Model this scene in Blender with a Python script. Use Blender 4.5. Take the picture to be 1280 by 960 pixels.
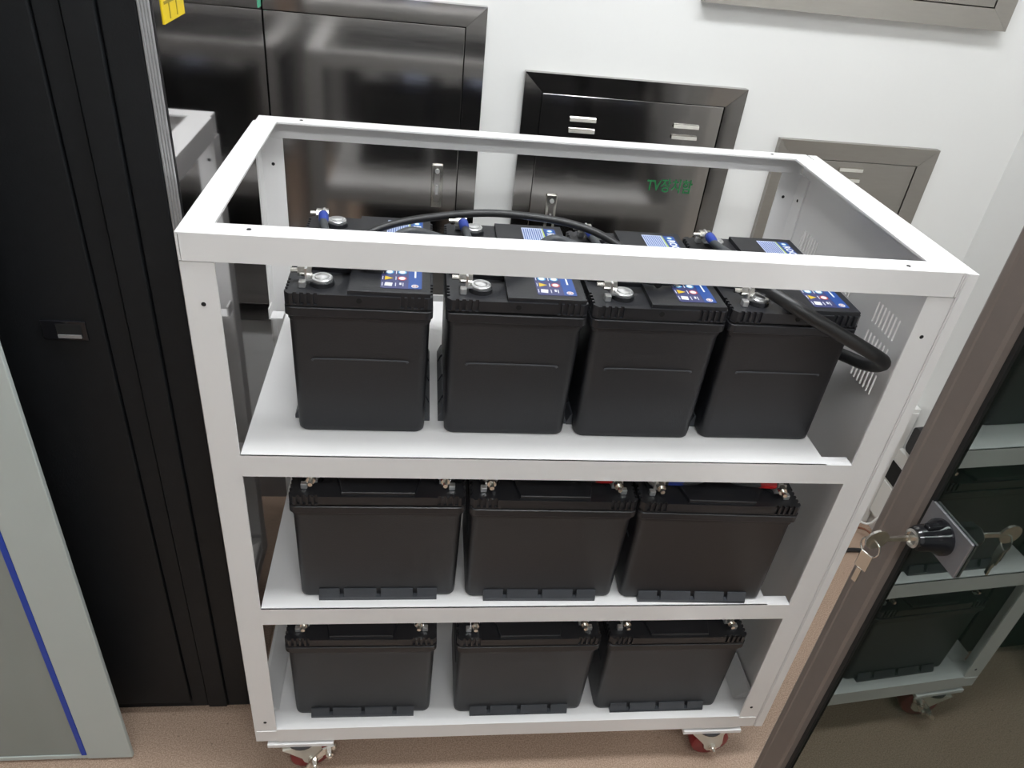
import bpy, bmesh, math, random
from mathutils import Vector, Matrix
random.seed(7)
for o in list(bpy.data.objects): bpy.data.objects.remove(o)
SC = bpy.context.scene
COL = SC.collection
R = math.radians
ZO = 0.10            # everything is drawn with the rack's underside at z = 0; lifted onto the floor at the end

# ------------------------------------------------------------------ camera
cd = bpy.data.cameras.new('camera'); cam = bpy.data.objects.new('camera', cd); COL.objects.link(cam)
cam.location = (0.25146, -0.76220, 1.26739)
cam.rotation_euler = (R(56.328), R(-5.5046), R(-5.2350))
cd.sensor_width = 36; cd.lens = 36 * 940.65 / 1280; cd.clip_start = 0.01
SC.camera = cam
# ------------------------------------------------------------------ world, exposure
w = bpy.data.worlds.new('world'); SC.world = w; w.use_nodes = True
w.node_tree.nodes['Background'].inputs[0].default_value = (0.9, 0.95, 1, 1)
w.node_tree.nodes['Background'].inputs[1].default_value = 0.05
SC.view_settings.view_transform = 'Standard'; SC.view_settings.look = 'None'
SC.view_settings.gamma = 1; SC.view_settings.use_curve_mapping = False
SC.view_settings.exposure = 1.55
LAMP = 9.0

# ------------------------------------------------------------------ materials
def mat(name, col, rough=0.5, metal=0.0, noise=None, bump=None, emit=None, spec=0.5, coat=0.0, stretch=None):
    m = bpy.data.materials.new(name); m.use_nodes = True
    nt = m.node_tree; b = nt.nodes['Principled BSDF']
    b.inputs['Base Color'].default_value = (*col, 1); b.inputs['Roughness'].default_value = rough
    b.inputs['Metallic'].default_value = metal; b.inputs['Specular IOR Level'].default_value = spec
    b.inputs['Coat Weight'].default_value = coat
    if emit: b.inputs['Emission Color'].default_value = (*col, 1); b.inputs['Emission Strength'].default_value = emit
    tc = nt.nodes.new('ShaderNodeTexCoord'); src = tc.outputs['Object']
    if stretch:
        mp = nt.nodes.new('ShaderNodeMapping'); mp.inputs['Scale'].default_value = stretch
        nt.links.new(src, mp.inputs[0]); src = mp.outputs[0]
    if noise:
        sc, amt = noise
        n = nt.nodes.new('ShaderNodeTexNoise'); n.inputs['Scale'].default_value = sc; n.inputs['Detail'].default_value = 5
        nt.links.new(src, n.inputs['Vector'])
        mx = nt.nodes.new('ShaderNodeMix'); mx.data_type = 'RGBA'
        mx.inputs['A'].default_value = tuple(c * (1 - amt) for c in col) + (1,)
        mx.inputs['B'].default_value = tuple(min(1, c * (1 + amt)) for c in col) + (1,)
        nt.links.new(n.outputs['Fac'], mx.inputs['Factor']); nt.links.new(mx.outputs['Result'], b.inputs['Base Color'])
    if bump:
        sc, st = bump
        n = nt.nodes.new('ShaderNodeTexNoise'); n.inputs['Scale'].default_value = sc; n.inputs['Detail'].default_value = 3
        nt.links.new(src, n.inputs['Vector'])
        bp = nt.nodes.new('ShaderNodeBump'); bp.inputs['Strength'].default_value = st; bp.inputs['Distance'].default_value = 0.001
        nt.links.new(n.outputs['Fac'], bp.inputs['Height']); nt.links.new(bp.outputs[0], b.inputs['Normal'])
    return m

M = {}
M['wall'] = mat('wall_paint', (.80, .80, .785), .7, noise=(3, .02), bump=(60, .25))
M['ceil'] = mat('ceiling_paint', (.82, .82, .81), .8, noise=(4, .02))
M['rack'] = mat('white_powder_coat', (.80, .79, .785), .42, noise=(8, .015), bump=(900, .06))
M['rackin'] = M['rack']
M['steel'] = mat('brushed_stainless', (.37, .355, .345), .13, 1.0, noise=(30, .05), bump=(4, .2), stretch=(1, 1, 6))
M['steel2'] = mat('satin_stainless', (.37, .35, .32), .30, 1.0, noise=(30, .05), bump=(6, .2), stretch=(1, 1, 8))
M['polish'] = mat('polished_steel_sheet', (.50, .49, .49), .06, 1.0, noise=(5, .04), bump=(3, .10))
M['black'] = mat('black_battery_plastic', (.0095, .0100, .0130), .42, noise=(40, .15), bump=(700, .30))
M['blacktop'] = mat('black_lid_plastic', (.017, .0175, .0205), .36, noise=(40, .15), bump=(500, .15))
M['black_lit'] = mat('black_plastic_baked_light', (.052, .056, .064), .40, noise=(40, .15), bump=(500, .15))  # black plastic lightened: light caught by slopes and ridges is in the colour
M['cab'] = mat('black_cabinet_paint', (.0075, .0085, .010), .55, spec=.3, noise=(60, .2), bump=(600, .2))
M['cabtrim'] = mat('grey_aluminium_trim', (.42, .42, .43), .35, .6, noise=(60, .1), bump=(100, .05))
M['zinc'] = mat('zinc_plated_steel', (.75, .73, .68), .25, 1.0, noise=(120, .12))
M['lead'] = mat('grey_lead', (.80, .80, .80), .28, .85, noise=(200, .15))
M['brass'] = mat('yellow_zinc_bolt', (.75, .62, .38), .25, 1.0, noise=(150, .12))
M['blue'] = mat('blue_vinyl_boot', (.016, .045, .30), .35, noise=(80, .1))
M['red'] = mat('red_vinyl_boot', (.50, .012, .015), .35, noise=(80, .1))
M['rubber'] = mat('black_cable_sheath', (.016, .016, .017), .42, noise=(80, .2), bump=(300, .1))
M['grubber'] = mat('grey_cable_sheath', (.05, .055, .06), .42, noise=(80, .2))
M['brown'] = mat('bronze_anodised_aluminium', (.200, .166, .148), .42, .12, noise=(70, .05), bump=(500, .08))
M['gasket'] = mat('black_gasket', (.012, .012, .012), .6, noise=(80, .2))
M['lock'] = mat('silver_lock_plate', (.34, .34, .36), .4, .75, noise=(150, .06), bump=(500, .1))
M['gloss'] = mat('glossy_black_plastic', (.01, .01, .012), .12, noise=(50, .1))
M['pale'] = mat('pale_grey_green_frame', (.50, .55, .53), .45, noise=(10, .03), bump=(500, .08))
M['bgask'] = mat('blue_gasket', (.012, .055, .42), .4, noise=(60, .08))
M['hole'] = mat('dark_hole', (.006, .006, .006), .9, noise=(50, .1))
M['green'] = mat('green_stencil_ink', (.012, .17, .05), .6, noise=(300, .4))
M['gtag'] = mat('green_tag', (.10, .45, .28), .5, noise=(60, .1))
M['yellow'] = mat('yellow_sticker', (.85, .62, .01), .4, noise=(60, .08))
M['ydark'] = mat('yellow_sticker_print', (.35, .24, .01), .5, noise=(60, .1))
M['wheel'] = mat('red_polyurethane', (.22, .012, .015), .35, noise=(60, .15))
M['tread'] = mat('dark_wheel_core', (.03, .028, .028), .5, noise=(60, .15))
M['fork'] = mat('cream_castor_steel', (.62, .60, .53), .35, .3, noise=(60, .06))
M['base'] = mat('grey_skirting', (.20, .19, .185), .5, noise=(15, .1))
M['pbox'] = mat('white_plastic', (.78, .77, .74), .4, noise=(20, .02))
M['copper'] = mat('brown_wire', (.22, .08, .04), .4, noise=(60, .2))
M['darkrefl'] = mat('dark_reflection_front', (.006, .008, .014), .8, noise=(5, .2), spec=.1)  # near-black for the added cabinets, so the stainless reflects something dark
M['lb_dark'] = mat('label_purple_blue', (.055, .06, .17), .3, noise=(200, .05))
M['lb_blue'] = mat('label_blue', (.02, .075, .30), .3, noise=(200, .05))
M['lb_white'] = mat('label_white_print', (.80, .82, .86), .35, noise=(100, .03))
M['lb_pale'] = mat('label_pale_blue', (.50, .56, .72), .35, noise=(100, .03))
M['lb_lime'] = mat('label_lime', (.48, .62, .10), .35, noise=(100, .03))
M['lb_yel'] = mat('label_yellow', (.75, .52, .04), .35, noise=(100, .03))
M['lb_red'] = mat('label_red', (.55, .09, .07), .35, noise=(100, .03))
M['lb_cyan'] = mat('label_cyan', (.07, .33, .60), .35, noise=(100, .03))
M['lamp'] = mat('lamp_diffuser', (.95, .98, 1), .5, emit=LAMP, noise=(1, 0))
M['lframe'] = mat('lamp_frame', (.75, .75, .75), .4, noise=(10, .02))

def floor_mat():
    m = mat('tan_vinyl_floor', (.47, .34, .255), .42)
    nt = m.node_tree; b = nt.nodes['Principled BSDF']; tc = nt.nodes.new('ShaderNodeTexCoord')
    n1 = nt.nodes.new('ShaderNodeTexNoise'); n1.inputs['Scale'].default_value = 420; n1.inputs['Detail'].default_value = 2
    n2 = nt.nodes.new('ShaderNodeTexNoise'); n2.inputs['Scale'].default_value = 5; n2.inputs['Detail'].default_value = 4
    v = nt.nodes.new('ShaderNodeTexVoronoi'); v.inputs['Scale'].default_value = 38
    for n in (n1, n2, v): nt.links.new(tc.outputs['Object'], n.inputs['Vector'])
    r1 = nt.nodes.new('ShaderNodeValToRGB'); r1.color_ramp.elements[0].color = (.33, .225, .165, 1); r1.color_ramp.elements[1].color = (.55, .41, .315, 1)
    r1.color_ramp.elements[0].position = .35; r1.color_ramp.elements[1].position = .62
    nt.links.new(n1.outputs['Fac'], r1.inputs['Fac'])
    mx = nt.nodes.new('ShaderNodeMix'); mx.data_type = 'RGBA'; mx.blend_type = 'MULTIPLY'; mx.inputs['Factor'].default_value = .45
    r2 = nt.nodes.new('ShaderNodeValToRGB'); r2.color_ramp.elements[0].color = (.75, .70, .66, 1); r2.color_ramp.elements[1].color = (1, 1, 1, 1)
    nt.links.new(n2.outputs['Fac'], r2.inputs['Fac'])
    nt.links.new(r1.outputs[0], mx.inputs['A']); nt.links.new(r2.outputs[0], mx.inputs['B'])
    r3 = nt.nodes.new('ShaderNodeValToRGB'); r3.color_ramp.elements[0].color = (.25, .2, .17, 1); r3.color_ramp.elements[1].color = (1, 1, 1, 1)
    r3.color_ramp.elements[0].position = .02; r3.color_ramp.elements[1].position = .11
    nt.links.new(v.outputs['Distance'], r3.inputs['Fac'])
    mx2 = nt.nodes.new('ShaderNodeMix'); mx2.data_type = 'RGBA'; mx2.blend_type = 'MULTIPLY'; mx2.inputs['Factor'].default_value = .55
    nt.links.new(mx.outputs['Result'], mx2.inputs['A']); nt.links.new(r3.outputs[0], mx2.inputs['B'])
    nt.links.new(mx2.outputs['Result'], b.inputs['Base Color'])
    return m
M['floor'] = floor_mat()

def glass_mat(name, tint, refl, body, bodyfac):
    m = bpy.data.materials.new(name); m.use_nodes = True; nt = m.node_tree
    nt.nodes.remove(nt.nodes['Principled BSDF']); out = nt.nodes['Material Output']
    tr = nt.nodes.new('ShaderNodeBsdfTransparent'); tr.inputs[0].default_value = (*tint, 1)
    df = nt.nodes.new('ShaderNodeBsdfDiffuse'); df.inputs[0].default_value = (*body, 1)
    gl = nt.nodes.new('ShaderNodeBsdfGlossy'); gl.inputs['Color'].default_value = (.86, .95, .90, 1); gl.inputs['Roughness'].default_value = .012
    n = nt.nodes.new('ShaderNodeTexNoise'); n.inputs['Scale'].default_value = 3
    mr = nt.nodes.new('ShaderNodeMapRange'); mr.inputs['To Min'].default_value = bodyfac * .8; mr.inputs['To Max'].default_value = bodyfac * 1.2
    nt.links.new(n.outputs['Fac'], mr.inputs['Value'])
    m1 = nt.nodes.new('ShaderNodeMixShader'); nt.links.new(mr.outputs[0], m1.inputs[0])
    nt.links.new(tr.outputs[0], m1.inputs[1]); nt.links.new(df.outputs[0], m1.inputs[2])
    m2 = nt.nodes.new('ShaderNodeMixShader'); m2.inputs[0].default_value = refl
    nt.links.new(m1.outputs[0], m2.inputs[1]); nt.links.new(gl.outputs[0], m2.inputs[2]); nt.links.new(m2.outputs[0], out.inputs[0])
    return m
M['glass'] = glass_mat('dark_green_tinted_glass', (.10, .16, .125), .26, (.03, .04, .035), .25)
M['glass2'] = glass_mat('grey_green_glass', (.35, .42, .40), .16, (.30, .34, .335), .88)

# ------------------------------------------------------------------ mesh helpers
def box(bm, x0, x1, y0, y1, z0, z1, bevel=0.0):
    r = bmesh.ops.create_cube(bm, size=1)
    for v in r['verts']:
        v.co = Vector((x0 + (v.co.x + .5) * (x1 - x0), y0 + (v.co.y + .5) * (y1 - y0), z0 + (v.co.z + .5) * (z1 - z0)))
    if bevel:
        es = list({e for v in r['verts'] for e in v.link_edges})
        bmesh.ops.bevel(bm, geom=es, offset=bevel, segments=2, affect='EDGES', profile=.5)
def loft(bm, secs, cap=True):
    rings = [[bm.verts.new(p) for p in s] for s in secs]
    n = len(rings[0])
    for a, b in zip(rings[:-1], rings[1:]):
        for i in range(n): bm.faces.new((a[i], a[(i + 1) % n], b[(i + 1) % n], b[i]))
    if cap:
        bm.faces.new(list(reversed(rings[0]))); bm.faces.new(rings[-1])
def rrect(hx, hy, r, z, n=4, cx=0, cy=0):
    pts = []
    for k, (sx, sy) in enumerate(((1, 1), (-1, 1), (-1, -1), (1, -1))):
        for i in range(n + 1):
            a = (k + i / n) * math.pi / 2
            pts.append((cx + sx * (hx - r) + r * math.cos(a), cy + sy * (hy - r) + r * math.sin(a), z))
    return pts
def prism(bm, pts, axis, a, b):
    """pts 2D polygon; extruded along axis from a to b"""
    def P(p, t): return (t, p[0], p[1]) if axis == 'x' else (p[0], t, p[1]) if axis == 'y' else (p[0], p[1], t)
    loft(bm, [[P(p, a) for p in pts], [P(p, b) for p in pts]])
def cyl(bm, p0, p1, r0, r1=None, n=20):
    r1 = r0 if r1 is None else r1
    p0, p1 = Vector(p0), Vector(p1); d = (p1 - p0).normalized(); q = d.to_track_quat('Z', 'Y')
    s = []
    for p, r in ((p0, r0), (p1, r1)):
        s.append([p + q @ Vector((r * math.cos(2 * math.pi * i / n), r * math.sin(2 * math.pi * i / n), 0)) for i in range(n)])
    loft(bm, s)
def lathe(bm, prof, n=24, M4=None):
    """prof: (r, z) pairs bottom to top, around z"""
    secs = [[(r * math.cos(2 * math.pi * i / n), r * math.sin(2 * math.pi * i / n), z) for i in range(n)] for r, z in prof]
    if M4: secs = [[M4 @ Vector(p) for p in s] for s in secs]
    loft(bm, secs)
def catmull(pts, k=8):
    P = [Vector(p) for p in pts]; P = [P[0] * 2 - P[1]] + P + [P[-1] * 2 - P[-2]]; out = []
    for i in range(1, len(P) - 2):
        for j in range(k):
            t = j / k; a, b, c, d = P[i - 1:i + 3]
            out.append(.5 * (2 * b + (c - a) * t + (2 * a - 5 * b + 4 * c - d) * t * t + (3 * b - a - 3 * c + d) * t ** 3))
    out.append(P[-2]); return out
def tube(bm, pts, r, n=12, k=8, smooth=True):
    P = catmull(pts, k) if smooth else [Vector(p) for p in pts]
    secs = []; up = Vector((0.1, .2, 1)).normalized()
    for i, p in enumerate(P):
        d = (P[min(i + 1, len(P) - 1)] - P[max(i - 1, 0)]).normalized()
        s = d.cross(up)
        if s.length < 1e-4: s = d.cross(Vector((1, 0, 0)))
        s.normalize(); u = s.cross(d); up = u
        secs.append([p + s * (r * math.cos(2 * math.pi * j / n)) + u * (r * math.sin(2 * math.pi * j / n)) for j in range(n)])
    loft(bm, secs)
def obj(name, bm, m, parent=None, smooth=False, loc=None, rot=None):
    bmesh.ops.recalc_face_normals(bm, faces=bm.faces)
    me = bpy.data.meshes.new(name); bm.to_mesh(me); bm.free()
    me.materials.append(M[m] if isinstance(m, str) else m)
    if smooth:
        me.polygons.foreach_set('use_smooth', [True] * len(me.polygons))
        try: me.set_sharp_from_angle(angle=R(38))
        except Exception: pass
    o = bpy.data.objects.new(name, me); COL.objects.link(o)
    if parent: o.parent = parent
    if loc: o.location = loc
    if rot: o.rotation_euler = rot
    return o
def B(): return bmesh.new()
def bx(name, m, parent, *a, bevel=0.0, loc=None, rot=None):
    b = B(); box(b, *a, bevel=bevel); return obj(name, b, m, parent, loc=loc, rot=rot)
def tag(o, label, cat, group=None):
    o['label'] = label; o['category'] = cat
    if group: o['group'] = group
    return o
def thing(name, label, cat, loc=(0, 0, 0), rz=0, group=None):
    o = bpy.data.objects.new(name, None); o.empty_display_size = .05; COL.objects.link(o)
    o.location = loc; o.rotation_euler = (0, 0, rz)
    return tag(o, label, cat, group)
def struct(o, label=None, cat=None):
    o['kind'] = 'structure'
    if label: o['label'] = label
    if cat: o['category'] = cat
    return o
def copy_tree(o, parent=None):
    c = o.copy(); COL.objects.link(c); c.parent = parent
    for ch in list(o.children): copy_tree(ch, c)
    return c
def text_obj(name, body, size, m, parent, loc, rot=(0, 0, 0), extrude=.0002, align='CENTER', bold=0.0, squash=1.0):
    cu = bpy.data.curves.new(name, 'FONT'); cu.body = body; cu.size = size; cu.align_x = align; cu.align_y = 'CENTER'
    cu.extrude = extrude; cu.offset = bold; cu.resolution_u = 3
    t = bpy.data.objects.new(name + '_tmp', cu); COL.objects.link(t)
    bpy.context.view_layer.update()
    dg = bpy.context.evaluated_depsgraph_get()
    me = bpy.data.meshes.new_from_object(t.evaluated_get(dg)); bpy.data.objects.remove(t)
    me.materials.clear(); me.materials.append(M[m])
    for v in me.vertices: v.co.x *= squash
    o = bpy.data.objects.new(name, me); COL.objects.link(o); o.parent = parent; o.location = loc; o.rotation_euler = rot
    return o

# ------------------------------------------------------------------ the room
FZ = -.10; YW = .735; XR = 1.50; XL = -1.7; YB = -2.7; CH = 2.35
struct(bx('floor', 'floor', None, XL - .1, XR + .1, YB - .1, YW + .1, FZ - .06, FZ), 'speckled tan vinyl floor', 'floor')
struct(bx('ceiling', 'ceil', None, XL - .1, XR + .1, YB - .1, YW + .1, CH, CH + .06), 'white ceiling', 'ceiling')
struct(bx('wall_back', 'wall', None, XL - .1, XR + .1, YW, YW + .1, FZ, CH), 'white painted wall behind the rack', 'wall')
struct(bx('wall_right', 'wall', None, XR, XR + .1, YB - .1, YW, FZ, CH), 'white painted wall right of the rack', 'wall')
struct(bx('wall_left', 'wall', None, XL - .1, XL, YB - .1, YW, FZ, CH), 'white painted wall at the left', 'wall')
struct(bx('wall_front', 'wall', None, XL - .1, XR + .1, YB - .1, YB, FZ, CH), 'white painted wall behind the viewer', 'wall')
struct(bx('baseboard_back', 'base', None, XL, XR, YW - .008, YW, FZ, FZ + .07), 'grey skirting tiles along the back wall', 'skirting')

# ceiling lamps
def lamp(x, y, sx, sy, label):
    t = thing('ceiling_light', label, 'ceiling light', (x, y, CH), group='ceiling panel lights')
    b = B()
    for a in ((-sx, sx, -sy, -sy + .03), (-sx, sx, sy - .03, sy), (-sx, -sx + .03, -sy + .03, sy - .03), (sx - .03, sx, -sy + .03, sy - .03)):
        box(b, a[0], a[1], a[2], a[3], -.035, 0)
    obj('frame', b, 'lframe', t)
    bx('diffuser', 'lamp', t, -sx + .03, sx - .03, -sy + .03, sy - .03, -.025, -.012)
lamp(.58, -.15, .62, .17, 'white ceiling panel light nearest the back wall')
lamp(.55, -1.55, .62, .17, 'white ceiling panel light farthest from the back wall')

# unseen dark cabinets, added behind the viewer to darken the stainless doors' reflections
for k, (x0, x1) in enumerate(((-1.6, -.55), (-.53, .52), (.54, 1.45))):
    t = thing('reflection_cabinet', ['left', 'middle', 'right'][k] + ' dark cabinet added behind the viewer to darken the stainless reflections', 'cabinet', ((x0 + x1) / 2, YB, FZ), group='dark cabinets added for reflections')
    hw = (x1 - x0) / 2
    bx('body', 'darkrefl', t, -hw, hw, .005, .45, 0, .56)
    for s in (-1, 1):
        d = bx('door', 'darkrefl', t, min(s * .005, s * (hw - .01)), max(s * .005, s * (hw - .01)), .452, .47, .04, .54, bevel=.003)
        bx('handle', 'zinc', d, s * .04 - .006, s * .04 + .006, .47, .49, .36, .46)

# ------------------------------------------------------------------ stainless wall boxes
def louver(parent, x, z, y, wd=.032):
    b = B(); n = 8; prof = []
    h = .0085
    pts = [(-y + .0005, -h / 2), (-y - .0065, -h / 2), (-y - .0050, h * .25), (-y + .0005, h / 2)]; pts = [(a, c + z) for a, c in pts]
    prism(b, pts, 'x', x - wd / 2, x + wd / 2)
    return obj('louver', b, 'zinc', parent)
def wall_box(name, label, cat, x0, x1, z0, z1, fw, proud, m, md, slope=.006):
    cx = (x0 + x1) / 2
    t = thing(name, label, cat, (cx, YW, z0)); hw = (x1 - x0) / 2; H = z1 - z0; g = .0015
    # mitred frame bars: outer edge proud of the wall, inner edge a little lower
    def bar(poly):    # poly: four (x,z,inner?) corners
        b = B(); f = [( x, -(proud - (slope if i else 0)), z) for x, z, i in poly]; k = [(x, -.0005, z) for x, z, i in poly]
        loft(b, [k, f]); obj('frame_bar', b, m, t)
    ix, iz0, iz1 = hw - fw, fw, H - fw
    e = .0004
    bar([(-hw, H, 0), (hw, H, 0), (ix, iz1, 1), (-ix, iz1, 1)])
    bar([(-hw, 0, 0), (hw, 0, 0), (ix, iz0, 1), (-ix, iz0, 1)])
    bar([(-hw, e, 0), (-hw, H - e, 0), (-ix, iz1 - e, 1), (-ix, iz0 + e, 1)])
    bar([(hw, e, 0), (hw, H - e, 0), (ix, iz1 - e, 1), (ix, iz0 + e, 1)])
    bx('back_plate', 'hole', t, -ix, ix, -.003, -.0006, iz0, iz1)
    d = bx('door', md, t, -ix + g, ix - g, -(proud - slope - .001), -.0035, iz0 + g, iz1 - g, bevel=.0012)
    return t, d, proud - slope - .001
def push_handle(parent, x, z, y, h=.088, wd=.023):
    b = B(); box(b, x - wd / 2, x + wd / 2, -y - .006, -y + .0005, z - h / 2, z + h / 2, bevel=.0025)
    o = obj('handle', b, 'zinc', parent, smooth=True)
    b = B(); box(b, x - wd * .24, x + wd * .24, -y - .0068, -y - .0058, z - h * .36, z + h * .30); obj('slot', b, 'steel', o)
    b = B(); cyl(b, (x, -y - .006, z + h * .36), (x, -y - .0095, z + h * .36), .0045); obj('lock_button', b, 'lead', o)
    b = B(); box(b, x - .002, x + .002, -y - .010, -y - .006, z - .015, z + .004)
    obj('thumb_turn', b, 'lead', o)
# large one at the left
t, d, y = wall_box('wall_enclosure', 'largest stainless wall cabinet door, at the left behind the rack', 'wall cabinet', -.300, .362, .425, 1.080, .036, .020, 'steel', 'steel')
push_handle(d, .285 - (.362 - .300) / 2, .748 - .425, y)
# box with the green lettering
t, d, y = wall_box('wall_enclosure', 'stainless wall box with louvres and green lettering', 'wall cabinet', .441, .879, .50, .978, .036, .016, 'steel', 'steel')
for i in range(3):
    louver(d, .563 - .66, .898 - .50 - .0215 * i, y, .052); louver(d, .772 - .66, .900 - .50 - .0215 * i, y, .052)
push_handle(d, .522 - .66, .700 - .50, y)
text_obj('lettering', 'TV장치함', .031, 'green', d, (.765 - .66, -y - .0005, .775 - .50), (R(90), 0, 0), .0002, bold=.0004, squash=.80)
# small one behind the right end
t, d, y = wall_box('wall_enclosure', 'plain satin steel wall box behind the right end of the rack', 'wall cabinet', .974, 1.326, .45, .890, .036, .014, 'steel2', 'steel2', slope=.003)
for i in range(3): louver(d, 1.145 - 1.15, .838 - .45 - .0215 * i, y, .052)
# upper right
t, d, y = wall_box('wall_enclosure', 'stainless wall box high above the right end of the rack', 'wall cabinet', .752, 1.350, 1.122, 1.70, .036, .024, 'steel2', 'steel2')

# ------------------------------------------------------------------ black cabinet at the left
cab = thing('server_cabinet', 'tall matte black server cabinet left of the white rack', 'cabinet', (-.03, .126, FZ))
H = 2.0
bx('body', 'cab', cab, -.60, -.004, .006, YW - .126 - .024, .02, H)
bx('door', 'cab', cab, -.60, -.1165, -.004, .0055, .035, H - .02, bevel=.0015)
for a, b_ in ((-.1145, -.0875), (-.0855, -.0525), (-.0505, -.0125)):
    bx('frame_strip', 'cab', cab, a, b_, -.001 if a != -.0855 else -.005, .0055, .02, H, bevel=.0015)
bx('plinth', 'cab', cab, -.59, -.012, .012, YW - .126 - .040, 0, .0195)
bx('side_panel', 'polish', cab, -.0038, 0, .012, YW - .126 - .0215, .02, H)
b = B()
for i in range(4): cyl(b, (-.0105 + .003 * i, .0008 + .0006 * i, .02), (-.0105 + .003 * i, .0008 + .0006 * i, H), .0018, n=10)
obj('corner_trim', b, 'cabtrim', cab, smooth=True)
lt = bx('latch', 'gloss', cab, -.188 - .002, -.136, -.0075, -.0035, .825, .853, bevel=.001)
bx('recess', 'hole', lt, -.172, -.142, -.0082, -.0070, .829, .849); bx('pull', 'cabtrim', lt, -.171, -.143, -.0100, -.0080, .8295, .834)
st = bx('warning_sticker', 'yellow', cab, .0001, .0012, .040, .122, 1.203, 1.30)
for z in (1.222, 1.262): bx('print_line', 'ydark', st, .0012, .0018, .046, .118, z, z + .003)
for yv in (.062, .09): bx('print_line', 'ydark', st, .0012, .0018, yv, yv + .0025, 1.206, 1.29)
bx('inspection_tag', 'gtag', cab, .0001, .0012, .562, .584, 1.150, 1.20)

# ------------------------------------------------------------------ pale framed glass door at the far left
gd = thing('glass_door', 'pale grey-green framed glass door leaf with blue gasket, in front of black cabinet', 'door', (-.228, .035, FZ))
Wd, Hd = .62, 1.75
SW = .075
bx('stile', 'pale', gd, -SW, 0, 0, .008, .006, Hd, bevel=.0012); bx('stile', 'pale', gd, -Wd, -Wd + SW, 0, .008, .006, Hd, bevel=.0012)
bx('rail', 'pale', gd, -Wd + SW + .0005, -SW - .0005, .001, .008, .006, .016, bevel=.001); bx('rail', 'pale', gd, -Wd + SW + .0005, -SW - .0005, .001, .008, Hd - .08, Hd, bevel=.001)
bx('gasket', 'bgask', gd, -SW - .0095, -SW - .0005, .000, .008, .0165, Hd - .0805, bevel=.001); bx('gasket', 'bgask', gd, -Wd + SW + .0005, -Wd + SW + .0095, .000, .008, .0165, Hd - .0805, bevel=.001)
bx('glass_pane', 'glass2', gd, -Wd + SW + .010, -SW - .010, .003, .007, .0165, Hd - .081)

# ------------------------------------------------------------------ bronze glass door at the right
TH = R(3)
dx, dy = math.sin(TH), -math.cos(TH)
bd = thing('glass_door', 'bronze framed tinted glass door standing open at the right, with lock', 'door', (.7146, -.260, FZ), math.atan2(dy, dx))
Wd, Hd = .78, 1.95
def stile(name, u0, u1):
    b = B()
    prism(b, [(u0, -.0085), (u0 + .003, -.0105), (u0 + .009, -.0105), (u0 + .0105, -.0095), (u1 - .005, -.0095), (u1 - .0015, -.0080), (u1, -.003), (u1, .016), (u0, .016)], 'z', .008, Hd)
    return obj(name, b, 'brown', bd)
stile('stile', 0, .0375); stile('stile', Wd - .0375, Wd)
bx('rail', 'brown', bd, .038, Wd - .038, -.012, .016, .008, .09, bevel=.002); bx('rail', 'brown', bd, .038, Wd - .038, -.012, .016, Hd - .06, Hd, bevel=.002)
bx('gasket', 'gasket', bd, .0377, .0425, -.0030, .010, .0905, Hd - .0605); bx('gasket', 'gasket', bd, Wd - .0425, Wd - .0377, -.0030, .010, .0905, Hd - .0605)
bx('glass_pane', 'glass', bd, .0427, Wd - .0427, 0, .006, .0905, Hd - .0605)
lp = bx('lock_plate', 'lock', bd, .0400, .0960, -.0032, -.0003, .907, .947, bevel=.0008)
b = B(); KU, KZ = .0665, .927
Mk = Matrix.Translation((KU, -.0032, KZ)) @ Matrix.Rotation(R(90), 4, 'X')
lathe(b, [(.0165, 0), (.0165, .004), (.0125, .010), (.0115, .024), (.0095, .028)], 24, Mk)
obj('lock_cylinder', b, 'gloss', lp, smooth=True)
b = B(); lathe(b, [(.0085, .027), (.0085, .0295), (.006, .030), (.006, .0285), (.0015, .0285)], 24, Mk); obj('keyway_ring', b, 'zinc', lp, smooth=True)
bx('cam', 'gloss', lp, KU - .0035, KU + .0035, -.024, -.0036, KZ + .0100, KZ + .0150, bevel=.001)
# key in the lock
def door_pt(u, v, z): return Vector((.7146 + dx * u - dy * v, -.260 + dy * u + dx * v, z + FZ))   # local y = n
kp = door_pt(KU, -.034, KZ)
ky = thing('key', 'silver key turned in the lock of the bronze door', 'key', kp, math.atan2(dy, dx))
b = B(); box(b, -.0012, .0012, -.024, .0135, -.0022, .0022); obj('blade', b, 'zinc', ky)
b = B(); lathe(b, [(.0105, -.0011), (.0105, .0011)], 20, Matrix.Translation((0, -.032, 0)) @ Matrix.Rotation(R(90), 4, 'Y')); obj('bow', b, 'zinc', ky)
k2 = thing('key', 'spare key dangling from the key left in the lock', 'key', kp + Vector((-.034, -.001, -.016)), math.atan2(dy, dx) + .4)
b = B(); tube(b, [(.009 * math.cos(a), 0, .009 * math.sin(a) + .006) for a in [i * math.pi / 6 for i in range(13)]], .0008, 6, 2); obj('split_ring', b, 'zinc', k2)
b = B(); box(b, -.006, .006, -.001, .001, -.020, -.001, bevel=.0008); obj('bow', b, 'zinc', k2)
b = B(); box(b, -.0022, .0022, -.001, .001, -.036, -.0203); obj('blade', b, 'zinc', k2)

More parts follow.
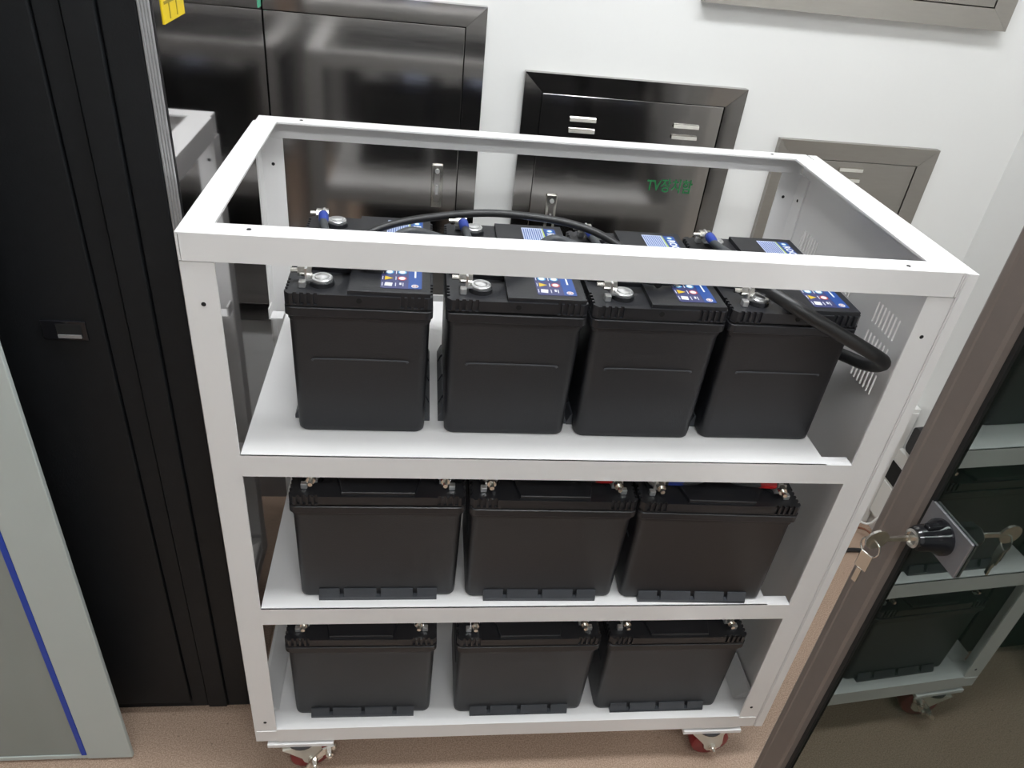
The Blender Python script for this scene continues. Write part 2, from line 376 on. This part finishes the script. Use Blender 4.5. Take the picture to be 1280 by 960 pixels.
# ------------------------------------------------------------------ the white rack
W, D, H = .9, .458, .934; F = .036; T = .0025
rk = thing('battery_rack', 'white steel battery rack on castors with three shelves', 'rack')
def angle(name, fx, fy, z0, z1, x, y):
    """L post: flange along x and along y from the corner (x,y); fx, fy signs"""
    b = B()
    pts = [(x, y), (x + fx * F, y), (x + fx * F, y + fy * T), (x + fx * T, y + fy * T), (x + fx * T, y + fy * F), (x, y + fy * F)]
    prism(b, pts, 'z', z0, z1); return obj(name, b, 'rack', rk)
angle('post', 1, 1, 0, H - .0335, 0, .0012); angle('post', -1, 1, 0, H - .0335, W, .0012)
angle('post', 1, -1, 0, H - .0325, 0, D); angle('post', -1, -1, 0, H - .0325, W, D)
RH = .032
def rail(name, pts, axis, a, b_):
    b = B(); prism(b, pts, axis, a, b_); return obj(name, b, 'rack', rk)
# top rails: L sections (horizontal flange + outer skirt)
rail('top_rail', [(0, H), (.030, H), (.030, H - T), (T, H - T), (T, H - RH), (0, H - RH)], 'x', .0035, W - .0035)
rail('top_rail', [(D, H), (D - .030, H), (D - .030, H - T), (D - T, H - T), (D - T, H - RH), (D, H - RH)], 'x', .0028, W - .0028)
rail('top_rail', [(0, H + .0003), (.034, H + .0003), (.034, H - T), (T, H - T), (T, H - RH), (0, H - RH)], 'y', .0005, D - .0303)
rail('top_rail', [(W, H + .0003), (W - .034, H + .0003), (W - .034, H - T), (W - T, H - T), (W - T, H - RH), (W, H - RH)], 'y', .0005, D - .0303)
# shelves: sheet-metal trays
def shelf(z, x1, lip=0.0):
    b = B(); h = .034
    box(b, .0365, x1, .0, D - .02, z - .003, z)                         # plate
    s = obj('shelf', b, 'rack', rk)
    b = B(); box(b, .0363, W - .0363, -.0002, .0024, z - h, z); box(b, x1, W - .0363, .0025, .018, z - .003, z); obj('front_edge', b, 'rack', s)
    b = B(); box(b, .0363, W - .0363, D - .0045, D - .002, z - h, z + .004); obj('rear_edge', b, 'rack', s)
    b = B(); box(b, .0365, .039, .0026, D - .022, z - h, z - .0031); obj('side_edge', b, 'rack', s)
    b = B(); box(b, x1 - .0025, x1, .0026, D - .022, z - h, z - .0031); obj('side_edge', b, 'rack', s)
    return s
Z1, Z2, Z3 = .636, .343, .030
shelf(Z1, .826); shelf(Z2, .826)
# bottom tray with low lips all round
b = B(); box(b, .003, W - .003, .0, D - .004, Z3 - .003, Z3); s = obj('shelf', b, 'rack', rk)
b = B(); box(b, .0363, W - .0363, -.0002, .0024, -.0005, .035); box(b, .0363, W - .0363, .0024, .014, .0318, .0345); obj('front_edge', b, 'rack', s)
b = B(); box(b, .0365, W - .0365, D - .004, D - .002, 0, .050); obj('rear_edge', b, 'rack', s)
b = B(); prism(b, [(.0028, .0305), (.034, .0305), (.0315, .0345), (.0080, .052), (.0028, .052)], 'y', .04, D - .04); obj('side_edge', b, 'rack', s)
b = B(); prism(b, [(W - .0028, .0305), (W - .034, .0305), (W - .0315, .0345), (W - .0080, .052), (W - .0028, .052)], 'y', .04, D - .04); obj('side_edge', b, 'rack', s)
# lower side rails and small shelf brackets at the rear posts
for z in (Z1, Z2):
    b = B(); box(b, .0027, .0250, D - .062, D - .0365, z - .026, z - .0235); box(b, .0027, .0050, D - .062, D - .0365, z - .0235, z - .006); obj('bracket', b, 'rack', rk)
    b = B(); box(b, W - .0250, W - .0027, D - .062, D - .0365, z - .026, z - .0235); obj('bracket', b, 'rack', rk)
for x in (0.0002, W - .0027): bx('bottom_side_rail', 'rack', rk, x, x + .0025, .037, D - .037, 0, .030)
# side panel with folded flange, slotted
def slot_panel():
    b = B()
    x0, x1 = W + .0005, W + .0022
    ys = [.0]; cols = [(.0745, 7), (.205, 7), (.335, 7)]
    slots = []
    for c, n in cols:
        for i in range(n): slots.append((c + i * .0092, c + i * .0092 + .0036))
    rows = [(.795, .827), (.750, .782), (.706, .738)]; rows = sorted(rows)
    yc = [0] + [v for s_ in sorted(slots) for v in s_] + [D]
    zc = [.002] + [v for s_ in rows for v in s_] + [H - .0005]
    for iz in range(len(zc) - 1):
        zhole = iz % 2 == 1
        if not zhole: box(b, x0, x1, 0, D, zc[iz], zc[iz + 1])
        else:
            for iy in range(0, len(yc) - 1, 2): box(b, x0, x1, yc[iy], yc[iy + 1], zc[iz], zc[iz + 1])
    o = obj('side_panel', b, 'rack', rk)
    bx('flange', 'rack', o, W + .0023, W + .016, -.001, .001, .002, H - .0005); bx('flange', 'rack', o, W + .0023, W + .016, D - .002, D, .002, H - .0005)
    bx('flange', 'rack', o, W + .0023, W + .016, .0012, D - .0022, H - .0025, H - .0005)
    bx('outer_skin', 'rack', o, W + .0145, W + .016, .0012, .03, .002, H - .003)
    bx('outer_skin', 'rack', o, W + .0145, W + .016, D - .032, D - .0022, .002, H - .003)
slot_panel()
# screw holes
def hole(p, n):
    b = B(); p = Vector(p); n = Vector(n); cyl(b, p - n * .0005, p + n * .0004, .0027, n=10); obj('screw_hole', b, 'hole', rk)
hole((.072, .017, H), (0, 0, 1)); hole((.832, .013, H), (0, 0, 1)); hole((.068, D - .012, H), (0, 0, 1)); hole((.832, D - .012, H), (0, 0, 1))
hole((.019, .0012, .850), (0, -1, 0)); hole((W - .020, .0012, .845), (0, -1, 0)); hole((.019, .0012, .055), (0, -1, 0)); hole((W - .020, .0012, .060), (0, -1, 0))
hole((.019, D - T, .86), (0, -1, 0)); hole((W - .022, D - T, .86), (0, -1, 0)); hole((W - T, D - .019, .86), (-1, 0, 0))

# castors
def castor(x, y, rz, brake):
    p = thing('tmp', 'x', 'x')
    b = B(); box(b, -.056, .056, -.024, .066, -.0150, -.0060, bevel=.0012)
    pl = obj('castor', b, 'rack', rk, loc=(x, y, 0))
    for k in ('label', 'category'): pass
    bpy.data.objects.remove(p)
    Mz = Matrix.Rotation(rz, 4, 'Z')
    def add(name, b, m, smooth=False):
        bmesh.ops.transform(b, matrix=Mz, verts=b.verts); o = obj(name, b, m, pl, smooth=smooth); return o
    b = B(); box(b, -.028, .028, -.010, .050, -.0060, .0); add('mounting_spacer', b, 'zinc')
    b = B(); lathe(b, [(.024, -.0200), (.029, -.0175), (.029, -.0150)]); add('swivel_bearing', b, 'tread', True)
    OX, AZ, RW = .012, -.0625, .0372
    prof = [(-.036, -.0185), (.030, -.0185), (.028, -.030), (OX + .020, AZ + .006), (OX + .018, AZ - .006), (OX + .008, AZ - .015), (OX - .006, AZ - .015), (OX - .014, AZ - .006), (OX - .017, AZ + .006), (-.026, -.030)]
    b = B(); prism(b, prof, 'y', -.0205, -.0180); prism(b, prof, 'y', .0180, .0205); box(b, -.036, .030, -.0179, .0179, -.0205, -.0185)
    add('fork', b, 'fork')
    b = B(); My = Matrix.Translation((OX, 0, AZ)) @ Matrix.Rotation(R(90), 4, 'X')
    lathe(b, [(.012, -.0150), (.030, -.0150), (.0355, -.0125), (RW, -.008), (RW, .008), (.0355, .0125), (.030, .0150), (.012, .0150)], 32, My); add('wheel', b, 'wheel', True)
    b = B(); lathe(b, [(.0105, -.0175), (.0105, .0175)], 20, My); add('hub', b, 'tread', True)
    b = B(); cyl(b, (OX, -.034, AZ), (OX, .030, AZ), .0035, n=12); cyl(b, (OX, -.0265, AZ), (OX, -.0206, AZ), .0075, n=6); cyl(b, (OX, .0206, AZ), (OX, .026, AZ), .0075, n=6)
    add('axle_bolt', b, 'zinc')
    if brake:
        b = B()
        prism(b, [(.030, -.016), (.052, -.014), (.050, -.024), (.020, -.040), (.006, -.062), (-.010, -.078), (-.016, -.074), (0.0, -.056), (.014, -.034)], 'y', -.038, -.0345)
        for q in ((.040, -.020), (.014, -.043)): cyl(b, (q[0], -.049, q[1]), (q[0], -.0345, q[1]), .0065, n=6); cyl(b, (q[0], -.053, q[1]), (q[0], -.0345, q[1]), .0035, n=10)
        add('brake_lever', b, 'zinc')
castor(.074, .021, R(14), True); castor(.822, .021, R(3), False); castor(.074, D - .06, R(40), False); castor(.822, D - .06, R(120), False)

# ------------------------------------------------------------------ batteries
HX, HY = .1215, .0885         # lid half length / half width
def notched(hx, hy, z, c=.006):
    offs = [.0125, .0205, .0285, .0365]; wd, dp = .0045, .0034
    def side(L):
        q = [(0 + c, 0)]
        for o in offs: q += [(o - wd / 2, 0), (o - wd / 2, dp), (o + wd / 2, dp), (o + wd / 2, 0)]
        for o in reversed(offs): q += [(L - o - wd / 2, 0), (L - o - wd / 2, dp), (L - o + wd / 2, dp), (L - o + wd / 2, 0)]
        q += [(L - c, 0)]; return q
    P = []
    for a, d in side(2 * hx): P.append((-hx + a, -hy + d, z))
    for a, d in side(2 * hy): P.append((hx - d, -hy + a, z))
    for a, d in side(2 * hx): P.append((hx - a, hy - d, z))
    for a, d in side(2 * hy): P.append((-hx + d, hy - a, z))
    return P
def make_battery():
    t = thing('battery', 'x', 'battery')
    b = B()
    loft(b, [rrect(HX - .0085, HY - .0085, .010, 0), rrect(HX - .0060, HY - .0060, .012, .003), rrect(HX - .0055, HY - .0055, .012, .010),
             rrect(HX - .0035, HY - .0035, .012, .168), rrect(HX - .0022, HY - .0022, .012, .170), rrect(HX - .0022, HY - .0022, .012, .1765)])
    case = obj('case', b, 'black', t, smooth=True)
    for s in (1, -1):     # moulded line on the short ends, its highlight painted in by a lighter colour
        b = B(); xx = s * (HX - .0042)
        tube(b, [(xx, -.058, .1125), (xx, -.055, .1150), (xx, 0, .1155), (xx, .055, .1150), (xx, .058, .1125)], .0012, 6, 4); obj('moulded_line', b, 'black_lit', case)
    for s in (1, -1):     # hold-down ledges on the long sides; light on the slopes is in the colour
        b = B(); L = .088; y0 = HY - .0075
        def sy(pts): return [(s * (y0 + p), z) for p, z in pts]
        prism(b, sy([(0, .0002), (.0096, .0002), (.0096, .006), (0, .006)]), 'x', -L, L)
        seg = [(-L, -.058), (-.0515, -.0035), (.0035, .0515), (.058, L)]
        for a, e in seg:
            c = .004
            pr0 = sy([(0, .006), (.0093, .006), (.0040, .0185), (0, .0185)])
            loft(b, [[(a, q[0], q[1]) for q in pr0], [(e, q[0], q[1]) for q in pr0]])
        obj('hold_down_ledge', b, 'black_lit', t)
    # lid
    b = B()
    loft(b, [rrect(HX - .0012, HY - .0012, .009, .1765), rrect(HX, HY, .009, .1780), rrect(HX, HY, .009, .1880), rrect(HX - .001, HY - .001, .009, .1890)])
    loft(b, [rrect(HX - .003, HY - .003, .008, .1889), rrect(HX - .003, HY - .003, .008, .1912)])
    loft(b, [notched(HX - .0008, HY - .0008, .1910), notched(HX - .0008, HY - .0008, .2068)])
    loft(b, [rrect(HX - .0008, HY - .0008, .006, .1911), rrect(HX - .0008, HY - .0008, .006, .1925)])
    lid = obj('lid', b, 'blacktop', t)
    # raised T-shaped cover (leaves the two terminal corners lower)
    b = B(); q = .004
    pts = [(-HX + q, HY - q), (-HX + q, -.014), (-.060, -.014), (-.060, -.040), (-.050, -HY + q), (.050, -HY + q), (.060, -.040), (.060, -.014), (HX - q, -.014), (HX - q, HY - q)]
    pts = pts[::-1]
    in_ = [(x * .994, y * .992) for x, y in pts]
    loft(b, [[(x, y, .2068) for x, y in pts], [(x, y, .2118) for x, y in pts], [(x, y, .2126) for x, y in in_]])
    cov = obj('vent_cover', b, 'blacktop', t)
    for s in (1, -1):
        b = B(); xx = s * (HX - .0010); cyl(b, (xx - s * .001, .000, .2005), (xx + s * .0006, .000, .2005), .0035, n=10); obj('vent_hole', b, 'hole', lid)
    # label on the cover
    zl = .2127; lx0, lx1, ly0, ly1 = -.106, .108, .024, .074
    b = B(); loft(b, [rrect((lx1 - lx0) / 2, .025, .003, zl - .0001, 3, (lx0 + lx1) / 2, .049), rrect((lx1 - lx0) / 2, .025, .003, zl + .0003, 3, (lx0 + lx1) / 2, .049)])
    lab = obj('label', b, 'lb_dark', t)
    z2 = zl + .0004
    b = B(); box(b, lx0 + .003, lx1 - .001, .0575, .0735, z2, z2 + .0001); obj('blue_band', b, 'lb_blue', lab)
    b = B(); box(b, lx0 + .001, -.030, .0245, .0545, z2, z2 + .0001); obj('pale_panel', b, 'lb_pale', lab)
    b = B()
    for k in range(9): box(b, lx0 + .004, -.040 - .006 * ((k * 7) % 3), .0262 + k * .0031, .0276 + k * .0031, z2 + .0001, z2 + .0002)
    obj('small_print', b, 'lb_blue', lab)
    b = B(); prism(b, [(lx0 + .001, .0548), (-.030, .0548), (-.030, .0572), (lx0 + .001, .0560)], 'z', z2, z2 + .0002); obj('lime_stripe', b, 'lb_lime', lab)
    text_obj('brand_name', 'ROCKET', .0150, 'lb_white', lab, (-.060, .0655, z2 + .0002), bold=.0003)
    def ring(cx, cy, ro, ri, m, name='icon'):
        b = B(); n = 18
        A = [(cx + ro * math.cos(2 * math.pi * i / n), cy + ro * math.sin(2 * math.pi * i / n)) for i in range(n)]
        prism(b, A, 'z', z2 + .0001, z2 + .0003); o = obj(name, b, m, lab)
        if ri:
            b = B(); prism(b, [(cx + ri * math.cos(2 * math.pi * i / n), cy + ri * math.sin(2 * math.pi * i / n)) for i in range(n)], 'z', z2 + .0003, z2 + .0004); obj(name, b, 'lb_white' if m != 'lb_white' else 'lb_red', lab)
        return o
    ring(lx0 + .010, .0655, .0046, .0032, 'lb_cyan', 'emblem'); ring(lx1 - .007, .0655, .0044, 0, 'lb_white', 'emblem'); ring(lx1 - .007, .0655, .0034, .0015, 'lb_red', 'emblem')
    icx = [.030, .047, .064, .081, .098]
    for i, cx in enumerate(icx):
        for j, cy in enumerate((.0335, .0495)):
            kind = (i * 2 + j) % 10
            if j == 0 and i in (1, 3):
                b = B(); prism(b, [(cx - .0055, cy - .005), (cx + .0055, cy - .005), (cx, cy + .0055)], 'z', z2 + .0001, z2 + .0003); obj('icon', b, 'lb_yel', lab)
            elif j == 0 and i == 4:
                b = B(); prism(b, [(cx - .005, cy - .004), (cx + .004, cy - .005), (cx + .005, cy + .004), (cx - .004, cy + .005)], 'z', z2 + .0001, z2 + .0003); obj('icon', b, 'lb_white', lab)
            elif j == 1 and i == 4:
                b = B(); box(b, cx - .005, cx + .001, cy - .003, cy - .0005, z2 + .0001, z2 + .0003); box(b, cx - .005, cx + .004, cy + .001, cy + .002, z2 + .0001, z2 + .0003); obj('icon', b, 'lb_white', lab)
            else:
                ring(cx, cy, .0056, .0040, 'lb_cyan' if i in (0, 2) else 'lb_red')
            b = B(); box(b, cx - .0045, cx + .0045, cy - .0080, cy - .0070, z2 + .0001, z2 + .0003); obj('small_print', b, 'lb_white', lab)
    b = B()
    for a in ((.010, .030), (.034, .052), (.056, .078)): box(b, a[0], a[1], .0645, .0667, z2 + .0001, z2 + .0003)
    obj('small_print', b, 'lb_white', lab)
    # terminals
    for s in (1, -1):
        tx, ty = s * .0915, -.046
        b = B(); Mt = Matrix.Translation((tx, ty, 0))
        lathe(b, [(.0150, .2068), (.0145, .2120), (.0125, .2125)], 28, Mt)
        tm = obj('terminal', b, 'blacktop', t, smooth=True)
        b = B(); lathe(b, [(.0128, .2125), (.0128, .2152), (.0120, .2160), (.0092, .2160), (.0086, .2150), (.0080, .2170), (.0070, .2176), (.0005, .2179)], 28, Mt); obj('post', b, 'lead', tm, smooth=True)
        # L-shaped lug plate with a horizontal bolt pointing off the long side
        b = B()
        prism(b, [(ty + .006, .2126), (ty - .019, .2126), (ty - .019, .2290), (ty - .0165, .2290), (ty - .0165, .2150), (ty + .006, .2150)], 'x', tx - .0075, tx + .0075)
        obj('lug_plate', b, 'lead', tm)
        b = B(); bz = .2232; cyl(b, (tx, ty - .036, bz), (tx, ty - .012, bz), .0032, n=12); cyl(b, (tx, ty - .0275, bz), (tx, ty - .0192, bz), .0068, n=6); cyl(b, (tx, ty - .0165, bz), (tx, ty - .0110, bz), .0070, n=6)
        obj('bolt', b, 'brass' if False else 'zinc', tm)
        b = B(); box(b, tx + s * .010 - .0045, tx + s * .010 + .0045, ty - .026, ty - .018, .2068, .2150, bevel=.001); obj('stop_block', b, 'lead', tm)
    return t
bat0 = make_battery(); first = [True]
def place(x, y, z, rz, label, group):
    o = bat0 if first[0] else copy_tree(bat0); first[0] = False
    o.location = (x, y, z); o.rotation_euler = (0, 0, rz); tag(o, label, 'battery', group); return o
g1, g2, g3 = 'batteries on the top shelf', 'batteries on the middle shelf', 'batteries on the bottom shelf'
T1 = [(.1835, .1700, 'black battery on the top shelf, nearest the left post'), (.3760, .1705, 'black battery on the top shelf, second from the left'),
      (.5575, .1690, 'black battery on the top shelf, third from the left'), (.7395, .1710, 'black battery on the top shelf, nearest the slotted side panel, with thick cable')]
for x, y, l in T1: place(x, y, Z1, R(-90), l, g1)
T2 = [(.207, .1070, 0, 'black battery at the left end of the middle shelf'), (.4555, .1025, R(-.6), 'black battery in the centre of the middle shelf'), (.7020, .0965, R(-1.6), 'black battery at the right end of the middle shelf, with blue boot showing')]
for x, y, r, l in T2: place(x, y, Z2, r, l, g2)
T3 = [(.1800, .1130, R(-.5), 'black battery at the left end of the bottom shelf'), (.4540, .1090, 0, 'black battery in the centre of the bottom shelf'), (.7100, .1080, 0, 'black battery at the right end of the bottom shelf')]
for x, y, r, l in T3: place(x, y, Z3, r, l, g3)

# ------------------------------------------------------------------ cables
def boot(parent, p0, p1, m, r=.0062):
    b = B(); P = [Vector(p0).lerp(Vector(p1), t) for t in (0, .12, .3, .7, .9, 1)]; rr = [r * .75, r, r * 1.05, r, r * .85, r * .75]
    d = (Vector(p1) - Vector(p0)).normalized(); q = d.to_track_quat('Z', 'Y')
    loft(b, [[p + q @ Vector((k * math.cos(2 * math.pi * i / 14), k * math.sin(2 * math.pi * i / 14), 0)) for i in range(14)] for p, k in zip(P, rr)])
    return obj('boot', b, m, parent, smooth=True)
def cable(label, pts, r, m, boots=(), group=None, k=8):
    o0 = Vector(pts[0]); t = thing('battery_cable', label, 'cable', o0, group=group)
    L = [Vector(p) - o0 for p in pts]
    b = B(); tube(b, L, r, 12, k); obj('sheath', b, m, t, smooth=True)
    for p0, p1, bm_ in boots: boot(t, Vector(p0) - o0, Vector(p1) - o0, bm_, r * 1.15)
    return t
zt = Z1 + .2270
def wp(i, lx, ly, lz):     # point on top-shelf battery i from its local frame (turned -90 deg)
    x, y, _ = T1[i]; return (x + ly, y - lx, Z1 + lz)
names = ['leftmost', 'second', 'third', 'rightmost']
for i in range(4):
    # negative terminal: local x = -.0915; boot points towards the front, cable dips under the front rail to the next battery
    s0 = wp(i, -.080, -.063, .2275); s1 = wp(i, -.055, -.060, .2240)
    b0 = Vector(s0); b1 = Vector(s1)
    if i == 0:
        pts = [s0, s1, wp(0, -.020, -.052, .2215), wp(0, .030, -.036, .2190), wp(0, .060, -.008, .2205), wp(0, .066, .030, .2205)]
        lab = 'short grey cable with blue boot on the rear terminal of leftmost top battery'
    elif i == 3:
        pts = [s0, s1, wp(3, -.020, -.050, .2240), wp(3, .010, -.052, .2215), wp(3, .040, -.085, .2205), wp(2, .050, .060, .2205), wp(2, .070, .010, .2215), wp(2, .078, -.034, .2290)]
        lab = 'grey link cable with blue boot on the rear terminal of rightmost top battery'
    else:
        j = i - 1
        pts = [s0, s1, wp(i, -.020, -.060, .2240), wp(i, .000, -.088, .2330), wp(j, -.015, .055, .2360), wp(j, .030, .018, .2270), wp(j, .066, -.016, .2230), wp(j, .078, -.034, .2290)]
        lab = 'grey link cable with blue boot on the rear terminal of %s top battery' % names[i]
    cable(lab, pts, .0058, 'grubber', [(s0, b1.lerp(b0, .05), 'blue')], 'link cables on the top shelf')
cable('long black cable arching over the tops of the left three top-shelf batteries', [(.163, .160, .8550), (.182, .192, .8610), (.235, .213, .8745), (.335, .220, .8890), (.420, .212, .8900), (.478, .200, .8840), (.518, .172, .8750), (.548, .135, .8620), (.560, .090, .8565)], .0052, 'rubber', group='link cables on the top shelf', k=10)
cable('thick black cable looping from the rightmost top battery towards the slotted panel', [(.6900, .092, .8640), (.7000, .076, .8640), (.7280, .046, .8560), (.7690, .028, .8390), (.8250, .024, .8130), (.8680, .034, .7880), (.8830, .058, .7660), (.8860, .090, .7480), (.8820, .130, .7360), (.8640, .180, .7250), (.8560, .240, .7050), (.8560, .310, .6700), (.8560, .340, .6480)], .0092, 'rubber', k=10)
# middle and bottom shelf links: red boot on the right terminal, blue boot on the left one
def link(T, Z, i, which, label, group):
    x, y, r, _ = T[i]; c, s = math.cos(r), math.sin(r)
    def lp(lx, ly, lz): return (x + lx * c - ly * s, y + lx * s + ly * c, Z + lz)
    sg = 1 if which == 'red' else -1
    s0 = lp(sg * .084, -.064, .2300); s1 = lp(sg * .050, -.060, .2270)
    pts = [s0, s1, lp(sg * .020, -.045, .2225), lp(sg * .005, -.005, .2200), lp(sg * .015, .050, .2200), lp(sg * .03, .095, .2000), lp(sg * .03, .110, .1300)]
    cable(label, pts, .0058, 'grubber', [(s0, s1, which)], group)
pos = ['left', 'centre', 'right']
for i in range(3):
    link(T2, Z2, i, 'red', 'cable with red boot on the right terminal of the %s middle-shelf battery' % pos[i], 'link cables on the middle shelf')
link(T2, Z2, 2, 'blue', 'cable with blue boot on the left terminal of the right middle-shelf battery', 'link cables on the middle shelf')

# ------------------------------------------------------------------ clutter in the far right corner
t = thing('junction_box', 'white steel junction box standing in the corner right of the rack', 'box', (1.40, .690, FZ))
bx('body', 'pbox', t, -.11, .098, -.046, .044, 0, .385, bevel=.002); bx('cover', 'pbox', t, -.105, .094, -.050, -.0465, .01, .375, bevel=.001)
t = thing('wall_outlet', 'white outlet cover with black socket low on the right wall', 'outlet', (XR, .600, FZ + .05))
bx('plate', 'pbox', t, -.014, -.0004, -.085, .043, 0, .215, bevel=.003); bx('socket', 'hole', t, -.0165, -.0142, -.025, .041, .120, .176); bx('lower_cover', 'pbox', t, -.018, -.0145, -.06, .038, .006, .114, bevel=.002)
t = thing('adapter_plug', 'black adapter plug on the right wall above the outlet cover', 'plug', (XR, .575, FZ + .33))
b = B(); loft(b, [[(-.0005, p[0], p[1]) for p in rrect(.03, .04, .012, 0)], [(-.035, p[0] * .9, p[1] * .9) for p in rrect(.03, .04, .012, 0)]]); obj('housing', b, 'gloss', t, smooth=True)
b = B(); tube(b, [(-.030, 0, -.034), (-.034, -.006, -.06), (-.030, -.010, -.10), (-.024, -.014, -.135)], .004); obj('cord', b, 'rubber', t, smooth=True)
def floor_cable(name, label, pts, r, m):
    b = B(); tube(b, pts, r, 10); return tag(obj(name, b, m, None, smooth=True), label, 'cable')
floor_cable('power_cable', 'black power cable on the floor right of the rack', [(1.10, .50, FZ + .0065), (1.25, .52, FZ + .0065), (1.36, .535, FZ + .0065), (1.44, .53, FZ + .0065), (1.485, .48, FZ + .0065)], .006, 'rubber')
floor_cable('brown_wire', 'brown wires curling on the floor by the junction box', [(1.40, .60, FZ + .003), (1.435, .605, FZ + .02), (1.46, .585, FZ + .028), (1.475, .56, FZ + .012), (1.47, .535, FZ + .0155)], .0028, 'copper')
floor_cable('white_wire', 'white wire draped from the outlet to the junction box', [(1.4835, .596, FZ + .072), (1.47, .60, FZ + .040), (1.45, .61, FZ + .036), (1.43, .625, FZ + .045), (1.425, .6385, FZ + .06)], .003, 'pbox')

# lift everything so that the floor lies at z = 0
for o in SC.objects:
    if o.parent is None: o.location.z += ZO
